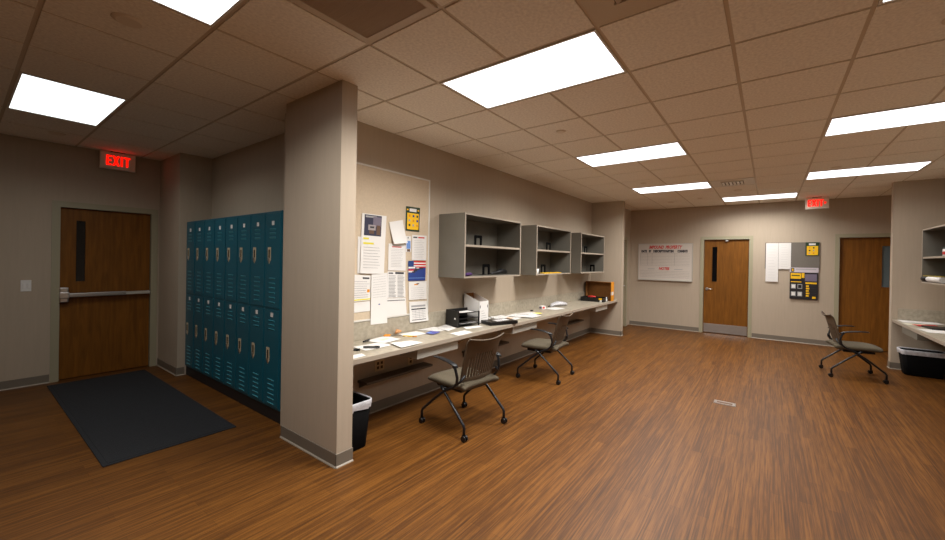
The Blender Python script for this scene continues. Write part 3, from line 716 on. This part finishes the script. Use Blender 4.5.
# spread of papers
ps = [([(1.62, 2.36), (1.95, 2.37), (1.90, 2.18), (1.60, 2.15)], .0005, 'white sheet against the backsplash right of the black binder'),
      ([(1.62, 2.16), (1.86, 2.20), (1.90, 1.98), (1.66, 1.95)], .0045, 'white sheet with orange print right of the black binder'),
      ([(1.90, 2.25), (2.2, 2.28), (2.2, 2.06), (1.92, 2.02)], .0080, 'white form sheet in the middle of the paper spread above the second chair'),
      ([(1.95, 2.05), (2.2, 2.03), (2.25, 1.86), (1.98, 1.85)], .0115, 'white sheet at the counter edge directly above the second chair'),
      ([(2.15, 2.22), (2.42, 2.19), (2.47, 1.95), (2.2, 1.95)], .0150, 'white sheet with yellow corner at the far end of the paper spread')]
for k, (p, l, lb) in enumerate(ps):
    mk = lines(.1, .9, .15, .85, 7, th=.015)
    if k == 1: mk.append((.25, .2, .75, .6, mat('peach_print', (228, 178, 130), .8)))
    if k == 4: mk.append((.6, .55, 1, .98, m_hl))
    flat('paper_sheet', p, l, lb, mk, group='spread of papers above the second chair')
b = MB(); b.box((-.05, -.03, 0), (.05, .03, .055), m_white, .003); b.box((-.035, -.0312, .012), (.02, -.03, .042), m_red); b.box((-.052, -.025, .01), (-.05, .025, .045), m_mauve)
solo('small_carton', b, 'small white carton with red print on the counter beneath the middle cabinet', 'carton', loc=(3.02, 2.26, Z), rz=-.2)
flat('paper_sheet', [(3.06, 2.26), (3.42, 2.24), (3.34, 2.0), (3.05, 2.05)], .0005, 'flat white sheet right of the small white carton', group=None)
b = MB(); b.tube([(-.22, 0, .012), (-.12, .04, .03), (0, .0, .045), (.1, -.03, .04), (.2, -.02, .026), (.28, 0, .01)], [.02, .045, .07, .065, .05, .02], m_liner, 12, flat=.55)
solo('plastic_bag', b, 'crumpled white plastic bag on the counter beneath the farthest cabinet', 'bag', loc=(3.60, 2.26, Z+.002), rz=-.1)
b = MB(); b.box((-.035, -.012, 0), (.035, .012, .016), m_black, .004); solo('stapler', b, 'tiny black object alone on the counter by the backsplash', 'office item', loc=(2.68, 2.27, Z), rz=.1)
b = MB(); b.tube([(-.04, 0, .008), (.0, .01, .011), (.05, 0, .008)], .007, m_black, 8); solo('dark_cord', b, 'short dark cord beside the crumpled white plastic bag', 'cord', loc=(3.40, 2.33, Z))
# brown open case + black kit tray at the end
t = thing('open_carton', 'open brown carton standing on its side against the end wall with an orange edge', 'box', (5.29, 2.105, Z), 0)
b = MB(); b.box((.03, -.27, 0), (.04, .28, .39), m_card, .001); b.box((-.12, .27, 0), (.03, .28, .39), m_card); b.box((-.12, -.265, .382), (.03, .27, .39), m_card); b.box((-.12, -.265, 0), (.03, .27, .006), m_card)
b.box((-.135, .281, 0), (-.115, .29, .38), m_black); b.build('carton_shell', t)
b = MB(); b.box((-.12, -.278, 0), (.04, -.2655, .395), m_orange, .001); b.build('orange_flap', t)
b = MB(); b.box((-.1215, -.277, .12), (-.1202, -.267, .19), m_white); b.box((-.09, -.2792, .12), (.0, -.2782, .19), m_white); b.build('flap_sticker', t)
t = thing('black_kit_tray', 'black tray of small red and yellow items in front of the open brown carton', 'tray', (4.96, 2.09, Z), .0)
b = MB(); b.box((-.14, -.22, 0), (.14, .26, .006), m_black)
for lo, hi in (((-.14, -.22), (-.132, .26)), ((.132, -.22), (.14, .26)), ((-.132, -.22), (.132, -.212)), ((-.132, .252), (.132, .26))): b.box((*lo, .006), (*hi, .085), m_black, .001)
b.build('tray_body', t)
b = MB(); b.tube([(-.136, -.06, .102), (-.136, .02, .104), (-.136, .10, .100)], [.010, .018, .012], m_red, 10); solo('red_tool', b, 'red tool on the black tray by the open carton', 'tool', loc=(4.96, 2.09, Z), rz=0)
b = MB(); b.box((-.155, -.19, .045), (-.1405, -.13, .08), m_yell, .002); b.box((-.155, -.19, .0), (-.1405, -.15, .04), m_white, .002); solo('yellow_tag', b, 'yellow and white tag on the front of the black tray by the open carton', 'tag', loc=(4.96, 2.09, Z))
b = MB(); b.tube([(0, 0, 0), (0, 0, .05), (0, 0, .062), (0, 0, .10)], [.016, .016, .009, .009], m_white, 12); solo('white_bottle', b, 'small white bottle standing beside the black tray near the counter edge', 'bottle', loc=(4.93, 1.845, Z))

# ------------------------------------------------------------------ waste bins
def bin_(loc, rz, wx, wy, h, label):
    t = thing('waste_bin', label, 'bin', loc, rz)
    def rr(sx, sy, z, n=6, r=.05):
        out = []
        for cx, cy, a0 in ((sx-r, sy-r, 0), (-sx+r, sy-r, PI/2), (-sx+r, -sy+r, PI), (sx-r, -sy+r, 1.5*PI)):
            for k in range(n+1): a = a0+k*PI/2/n; out.append(Vector((cx+r*math.cos(a), cy+r*math.sin(a), z)))
        return out
    def loft(mb, rings, m, smooth=True, cap0=False):
        V = [[mb.bm.verts.new(p) for p in r] for r in rings]; fs = []
        for A, B in zip(V, V[1:]):
            for k in range(len(A)): fs.append(mb.bm.faces.new([A[k], A[(k+1) % len(A)], B[(k+1) % len(A)], B[k]]))
        if cap0: fs.append(mb.bm.faces.new(V[0][::-1]))
        mb._fin(fs, m, smooth)
    b = MB(); loft(b, [rr(wx*.80, wy*.80, .001), rr(wx*.82, wy*.82, .02), rr(wx*.985, wy*.985, h-.02), rr(wx*.94, wy*.94, h-.02), rr(wx*.76, wy*.76, .012)], m_bin, True, True); b.build('bin_body', t, recalc=False)
    b = MB()
    def wob(R, a, dz): return [Vector((p.x*(1+a*math.sin(k*1.7)), p.y*(1+a*math.cos(k*2.3)), p.z+dz*math.sin(k*2.9))) for k, p in enumerate(R)]
    loft(b, [wob(rr(wx*1.0, wy*1.0, h-.058), .008, .010), wob(rr(wx*1.02, wy*1.02, h-.03), .006, .004), wob(rr(wx*1.03, wy*1.03, h), .004, .003), rr(wx*1.0, wy*1.0, h+.008), wob(rr(wx*.97, wy*.97, h-.004), .004, .002)], m_liner)
    b.build('bag_rim', t, recalc=False)
    b = MB(); loft(b, [rr(wx*.965, wy*.965, h-.004), rr(wx*.9, wy*.9, h*.55), rr(wx*.7, wy*.7, h*.4)], m_binin); b.build('bag_inside', t, recalc=False)
    return t
bin_((-.775, 2.03, 0), 0, .118, .18, .39, 'black waste bin with white liner between the partition and the counter')
bin_((5.46, -2.625, 0), 0, .14, .235, .36, 'wide black waste bin with clear liner under the right counter')

# ------------------------------------------------------------------ chairs
def make_chair():
    t = thing('desk_chair', '', 'chair', (0, 0, 0), 0, 'taupe nesting chairs on casters')
    # seat
    b = MB()
    def outline(u): return u
    def top(u, v):
        x = (u-.5)*.49; y = -.225+.50*v
        ex = 1-abs(2*u-1)**5; w = 1-.10*(1-v)**2-.06*v**3
        z = .468-.016*abs(2*u-1)**0*(1-ex) - .022*max(0, (v-.72)/.28)**2 - .004*math.sin(u*PI)*math.sin(v*PI) - .014*max(0, (.1-v)/.1)**2
        return Vector((x*w, y-.02*abs(2*u-1)**4*(1 if v > .5 else -1)*(v-.5)*2, z))
    def bot(u, v):
        p = top(u, v); k = .92; q = Vector((p.x*k, .03+(p.y-.03)*k, .398-.024*math.sin(u*PI)*math.sin(v*PI))); return q
    b.grid(top, 14, 14, m_fabric); b.grid(bot, 14, 14, m_fabric)
    def rim(e):
        def fn(u, v):
            uu, vv = ((u, 0), (1, u), (u, 1), (0, u))[e]; p, q = top(uu, vv), bot(uu, vv); m = p.lerp(q, v)
            c = Vector((0, .03, m.z)); o = (m-c).normalized()*.016*math.sin(v*PI); return m+o
        return fn
    for e in range(4): b.grid(rim(e), 14, 4, m_fabric)
    bmesh.ops.remove_doubles(b.bm, verts=b.bm.verts[:], dist=.0006)
    b.build('seat', t)
    b = MB(); b.box((-.17, -.14, .355), (.17, .2, .385), m_frameb, .01); b.build('seat_pan', t)
    # back shell
    b = MB()
    def bk(u, v):
        q = u*27; i_ = int(q+1e-6); q = i_+(q-i_); q += (.3 if i_ % 2 else 0)*(1 if abs(q-i_) < 1e-6 else 0) if 0 < i_ < 27 else 0; u = q/27
        s = 2*u-1
        wd = .225*(.90+.10*v) if v > .25 else .225*(.88+.045*(v/.25)**.7)
        z = .44+.405*v + .025*s*s*max(0, v-.6)/.4
        y = -.195-.105*v**1.15-.018*max(0, (v-.88)/.12)**2*1.4 + .045*s*s*(1-.3*v)
        return Vector((s*wd, y, z))
    b.grid(bk, 27, 20, m_shell, skip=lambda i, j: (i % 2 == 1 and 3 <= i <= 23 and 3 <= j <= 13 and not (j > 11 and (i < 6 or i > 20))))
    o = b.build('backrest', t)
    md = o.modifiers.new('thickness', 'SOLIDIFY'); md.thickness = .009; md.offset = 0
    b = MB(); b.tube([bk(u/14, 1.0)+Vector((0, -.002, 0)) for u in range(15)], .008, m_shell, 8); b.build('top_rail', t)
    for s in (-1, 1):
        b = MB(); b.tube([(s*.262, -.283, .055), (s*.262, -.283, .115), (s*.262, -.272, .135), (s*.255, -.10, .285), (s*.25, .01, .372), (s*.245, .045, .395)], .0125, m_frameb, 10); b.build('leg', t)
        b = MB(); b.tube([(s*.277, .283, .055), (s*.277, .283, .115), (s*.275, .27, .138), (s*.26, .10, .285), (s*.255, -.04, .385), (s*.26, -.14, .43), (s*.268, -.185, .475), (s*.275, -.20, .53), (s*.283, -.185, .60), (s*.286, -.16, .635)], .0125, m_frameb, 10); b.build('leg', t)
        b = MB(); b.tube([(s*.286, -.21, .622), (s*.287, -.18, .640), (s*.289, -.09, .662), (s*.292, .0, .672), (s*.294, .08, .672), (s*.294, .10, .668)], [.014, .026, .028, .026, .022, .010], m_frameb, 12, flat=.38); b.build('armrest', t)
        b = MB(); b.tube([(s*.265, -.18, .46), (s*.235, -.215, .50), (s*.205, -.225, .54)], .011, m_frameb, 8); b.build('back_bracket', t)
        for x, y in ((s*.262, -.283), (s*.277, .283)):
            b = MB(); b.cyl((x, y, .058), (0, 0, 1), .009, .03, m_frameb, 10); b.box((x-.006, y-.022, .028), (x+.006, y+.022, .052), m_black, .004)
            for dx in (-.014, .014): b.cyl((x+dx, y-.006, .0262), (1, 0, 0), .0255, .013, m_black, 18)
            b.build('caster', t)
    b = MB(); b.tube([(-.25, .03, .375), (.25, .03, .375)], .011, m_frameb, 8); b.build('cross_bar', t)
    b = MB(); b.tube([(-.256, -.06, .392), (-.2, -.08, .41), (.2, -.08, .41), (.256, -.06, .392)], .010, m_frameb, 8); b.build('cross_bar', t)
    return t
ch = make_chair()
ch.location = (.152, 1.551, 0); ch.rotation_euler = (0, 0, math.radians(-6.5)); ch['label'] = 'taupe rolling chair with black legs at the counter, nearest the partition'
dup(ch, (2.0, 1.65, 0), math.radians(5), 'taupe rolling chair pushed in at the counter under the middle wall cabinet')
dup(ch, (4.795, -1.79, 0), math.radians(187), 'taupe rolling chair seen from the side in front of the far right door')

# ------------------------------------------------------------------ far wall
t = thing('whiteboard', 'white ruled status board with red headings on the far wall', 'whiteboard', (XF, 1.25, 1.595), -PI/2)
# local: x to the right seen from the room (= -Y world), -y towards room
b = MB(); b.box((-.60, -.012, -.43), (.60, -.0005, .43), m_wboard); b.build('board_panel', t)
b = MB()
for lo, hi in (((-.612, -.442), (.612, -.428)), ((-.612, .428), (.612, .442)), ((-.612, -.428), (-.598, .428)), ((.598, -.428), (.612, .428))): b.box((lo[0], -.02, lo[1]), (hi[0], -.0005, hi[1]), m_alum, .002)
b.build('board_frame', t)
b = MB(); b.box((-.6, -.06, -.452), (.6, -.0005, -.442), m_alum, .002); b.build('pen_ledge', t)
R90 = Matrix.Rotation(PI/2, 4, 'X')
b = MB()
m_rule = mat('ruled_lines', (128, 122, 116), .6)
b.text('IMPOUND  PROPERTY', .105, m_red, Matrix.Translation((0, -.0125, .35)) @ R90, bold=.004, shear=.35, width=.75)
b.text('NOTES', .085, m_red, Matrix.Translation((-.01, -.0125, -.165)) @ R90, bold=.004, shear=.2, width=.24)
for s_, x0, x1 in (('DATE', -.54, -.41), ('BY', -.365, -.305), ('DESCRIPTION/ITEM', -.26, .20), ('COMMENTS', .28, .50)):
    b.text(s_, .075, m_dark_print, Matrix.Translation(((x0+x1)/2, -.0125, .254)) @ R90, bold=.006, width=x1-x0)
for k in range(9): b.box((-.56, -.0127, .20-.036*k), (.55, -.012, .203-.036*k), m_rule)
for k in range(5): b.box((-.56, -.0127, -.225-.036*k), (.55, -.012, -.222-.036*k), m_rule)
for x in (-.56, -.39, -.285, .22): b.box((x, -.0127, -.09), (x+.0035, -.012, .225), m_rule)
b.box((-.38, -.0127, -.18), (-.22, -.012, -.168), m_grey_print); b.box((.22, -.0127, -.18), (.40, -.012, -.168), m_grey_print)
b.build('lettering', t)
t = thing('bulletin_board', 'grey fabric bulletin board on the far wall left of the far right door', 'board', (XF, -1.17, 1.76), -PI/2)
b = MB(); b.box((-.435, -.015, -.265), (.435, -.0005, .265), m_tackg, .002); b.build('board_panel', t)
b = MB()
for lo, hi in (((-.442, -.272), (.442, -.262)), ((-.442, .262), (.442, .272)), ((-.442, -.262), (-.432, .262)), ((.432, -.262), (.442, .262))): b.box((lo[0], -.02, lo[1]), (hi[0], -.0005, hi[1]), m_tackg, .002)
b.build('board_frame', t)
bs = XF-.0206
def pin2(name, y0, y1, z1, z0, layer, label, marks=(), m=m_white, cat='paper', curl=0):
    return pinned(name, [(y0, z1), (y1, z1), (y1, z0), (y0, z0)], layer, label, marks, m, curl, cat, None, 'x', bs)
pin2('posted_sheet', -.742, -.952, 2.022, 1.218, 1, 'long white sheet hanging below the left edge of the grey bulletin board', lines(.2, .8, .08, .9, 12, mat('faint_print', (214, 212, 210), .8), .006))
pin2('posted_sheet', -.956, -1.16, 2.022, 1.485, 1, 'shorter white sheet beside the long one on the grey bulletin board', lines(.2, .8, .08, .9, 10, bpy.data.materials['faint_print'], .008))
pin2('posted_poster', -1.388, -1.598, 2.03, 1.762, 1, 'small yellow poster with dark green heading at the top right of the grey bulletin board',
     [(.1, .28, .93, .95, m_yell), (.25, .08, .75, .22, m_white)] + [(.25+.3*i, .36+.2*j, .36+.3*i, .46+.2*j, (m_orange, m_green, m_grey_print)[(i+j) % 3]) for i in range(2) for j in range(3)], m=m_green, cat='poster')
pin2('posted_banner', -1.145, -1.597, 1.522, 1.425, 2, 'pale strip with a small round emblem between the grey bulletin board and the black poster',
     [(.05, .1, .16, .9, m_green), (.08, .25, .13, .75, m_yell), (.22, .25, .92, .42, m_grey_print)], m=mat('pale_lilac', (206, 196, 204), .7), cat='sign')
t_ = [(.03, .03, .40, .24, m_yell), (.42, .02, .52, .20, m_yell), (.06, .10, .36, .14, m_green), (.54, .06, .95, .32, m_mauve), (.04, .34, .42, .37, m_yell), (.56, .36, .95, .42, m_yell)]
for u0, v0 in ((.05, .44), (.28, .44), (.05, .72), (.28, .72)): t_ += [(u0, v0, u0+.17, v0+.17, m_grey_print), (u0+.025, v0+.025, u0+.145, v0+.145, m_white if (u0, v0) != (.28, .44) else m_black)]
for k in range(5): t_.append((.58, .47+.09*k, .68+.02*(k % 2), .53+.09*k, m_yell)); t_.append((.72, .48+.09*k, .94, .495+.09*k, m_dark_print))
t_.append((.8, .88, .92, .96, m_yell))
pin2('posted_poster', -1.148, -1.595, 1.425, .885, 3, 'black poster with yellow blocks and white ovals below the grey bulletin board', t_, m=mat('poster_black', (34, 30, 34), .5), cat='poster')

# floor box
t = thing('floor_outlet', 'small rectangular metal floor outlet cover set in the wood floor', 'floor outlet', (2.34, -.425, 0), 0)
b = MB()
for lo, hi in (((-.055, -.105), (.055, -.075)), ((-.055, .075), (.055, .105)), ((-.055, -.075), (-.03, .075)), ((.03, -.075), (.055, .075))): b.box((*lo, .0005), (*hi, .006), m_chrome, .001)
b.build('metal_rim', t)
b = MB(); b.box((-.03, -.075, .0005), (.03, .075, .003), mat('bronze_lid', (110, 84, 62), .4)); b.build('lid', t)

# ------------------------------------------------------------------ right counter
t = thing('side_counter', 'speckled grey counter along the right wall with backsplash, cut by the right edge', 'counter', (0, 0, 0))
RF = -2.355
b = MB(); b.box((.9, YR+.002, .722), (RX0-.002, RF-.008, .76), m_top, .002); b.build('worktop', t)
b = MB(); b.box((.9, RF-.008, .72), (RX0-.002, RF, .7605), m_edge, .002); b.build('edge_band', t)
b = MB(); b.box((.9, YR+.001, .761), (RX0-.022, YR+.02, .935), m_top, .002); b.box((RX0-.021, YR+.001, .761), (RX0-.001, RF-.06, .935), m_top, .002); b.build('backsplash', t)
b = MB(); b.box((.9, YR+.002, .001), (.93, RF-.03, .718), m_cab, .002); b.build('end_panel', t)
b = MB(); b.box((4.5, -2.37, .635), (5.2, -2.365, .715), m_cab); b.box((4.5, -2.58, .63), (5.2, -2.365, .635), m_cab); b.box((4.5, -2.58, .635), (4.504, -2.37, .719), m_cab); b.box((5.196, -2.58, .635), (5.2, -2.37, .719), m_cab)
tag(b.build('under_counter_tray'), 'grey metal tray under the right-hand counter above the wide bin', 'tray')
gR = 'papers on the right counter'
flat('paper_sheet', [(5.65, -2.40), (5.67, -2.70), (5.38, -2.72), (5.36, -2.40)], .0005, 'white sheet on the right counter against the stub wall', group=gR)
flat('paper_sheet', [(5.55, -2.50), (5.6, -2.80), (5.3, -2.80), (5.28, -2.50)], .006, 'white sheet with dark edge behind the first sheet on the right counter', lines(.1, .9, .2, .8, 5), group=gR, wave=.006)
flat('paper_sheet', [(5.25, -2.37), (5.3, -2.60), (5.05, -2.65), (5.0, -2.38)], .0005, 'cream sheet at the front edge of the right counter', m=mat('cream_paper', (226, 222, 200), .8), group=gR)
flat('red_folder', [(5.12, -2.44), (5.2, -2.68), (4.98, -2.72), (4.92, -2.48)], .0045, 'red folder between the cream sheet and the black folder on the right counter', m=m_red, group=None, cat='folder')
b = MB(); b.box((-.15, -.11, 0), (.15, .11, .022), m_black, .004); solo('black_folder', b, 'black folder lying on the right counter beside the red folder', 'folder', loc=(4.80, -2.62, Z), rz=.1)
flat('paper_sheet', [(4.62, -2.38), (4.70, -2.66), (4.36, -2.7), (4.30, -2.42)], .0005, 'white sheet at the front of the right counter nearest the right edge', group=gR)
# small printer-like caddy with white top, orange packs
t = thing('desk_organizer', 'dark desk organizer with white top tray on the right counter', 'organizer', (4.80, -2.845, Z), 0)
b = MB(); b.box((-.13, -.09, .0), (-.12, .09, .17), m_black, .002); b.box((.12, -.09, .0), (.13, .09, .17), m_black, .002); b.box((-.13, -.09, .055), (.13, .09, .062), m_black); b.box((-.13, -.09, .115), (.13, .09, .122), m_black); b.build('rack', t)
b = MB(); b.box((-.16, -.09, .17), (.16, .11, .188), m_wmetal, .004); b.build('top_tray', t)
b = MB()
b.tube([(0, 0, 0), (0, 0, .01), (0, 0, .17), (0, 0, .27), (0, 0, .30)], [.035, .055, .06, .05, .045], m_orange, 14, flat=.6); b.tube([(.0, -.036, .12), (.0, -.037, .2)], .018, m_black, 10, flat=.2)
solo('yellow_chip_bag', b, 'upright yellow-orange bag on the organizer at the right edge of the photo', 'bag', loc=(4.72, -2.85, Z+.1885), rz=.5)
b = MB(); b.box((-.05, -.04, 0), (.05, .04, .13), m_orange, .004); b.box((-.03, .04, .03), (.03, .041, .09), m_white); solo('orange_packet', b, 'orange packet standing at the right edge on the right counter', 'packet', loc=(4.47, -2.70, Z), rz=.4)
b = MB(); b.tube([(0, 0, 0), (0, 0, .004), (0, 0, .06), (0, 0, .065)], [.03, .034, .034, .03], mat('green_can', (70, 120, 90), .4), 18); b.tube([(0, 0, .066), (0, 0, .085)], .03, m_wmetal, 18)
solo('green_jar', b, 'small green jar with white lid at the right edge of the right counter', 'jar', loc=(4.30, -2.60, Z))
# in the right cabinet
b = MB(); b.tube([(0, 0, 0), (0, 0, .004), (0, 0, .085), (0, 0, .092)], [.035, .038, .038, .034], m_white, 18); b.tube([(0, 0, .02), (0, 0, .06)], .0385, m_red, 18, cap=False); b.tube([(0, 0, .093), (0, 0, .11)], .034, m_green, 18)
solo('small_jar', b, 'small white jar with green lid on the right cabinet shelf', 'jar', loc=(4.72, -2.66, 1.7135))
t = thing('rolled_papers', 'white paper roll in dark sleeve at the bottom of the right cabinet', 'roll', (4.92, -2.585, CZ0+.0195), .0)
b = MB(); b.tube([(.34, 0, .04), (-.40, .0, .04)], .038, m_white, 16); b.build('paper_roll', t)
b = MB(); b.tube([(.345, 0, .04), (.33, 0, .04), (.12, 0, .041)], [.036, .04, .04], m_black, 16); b.build('dark_sleeve', t)
b = MB(); b.box((-.40, -.05, .075), (.36, .02, .088), mat('olive_yellow', (150, 130, 34), .6), .003); b.build('yellow_folder', t)

# ------------------------------------------------------------------ world, view
w = bpy.data.worlds.new('world'); S.world = w; w.use_nodes = True
w.node_tree.nodes['Background'].inputs[0].default_value = (.05, .05, .05, 1); w.node_tree.nodes['Background'].inputs[1].default_value = 0
S.view_settings.view_transform = 'Standard'; S.view_settings.look = 'None'; S.view_settings.gamma = 1; S.view_settings.exposure = 0.8
S.view_settings.use_curve_mapping = False
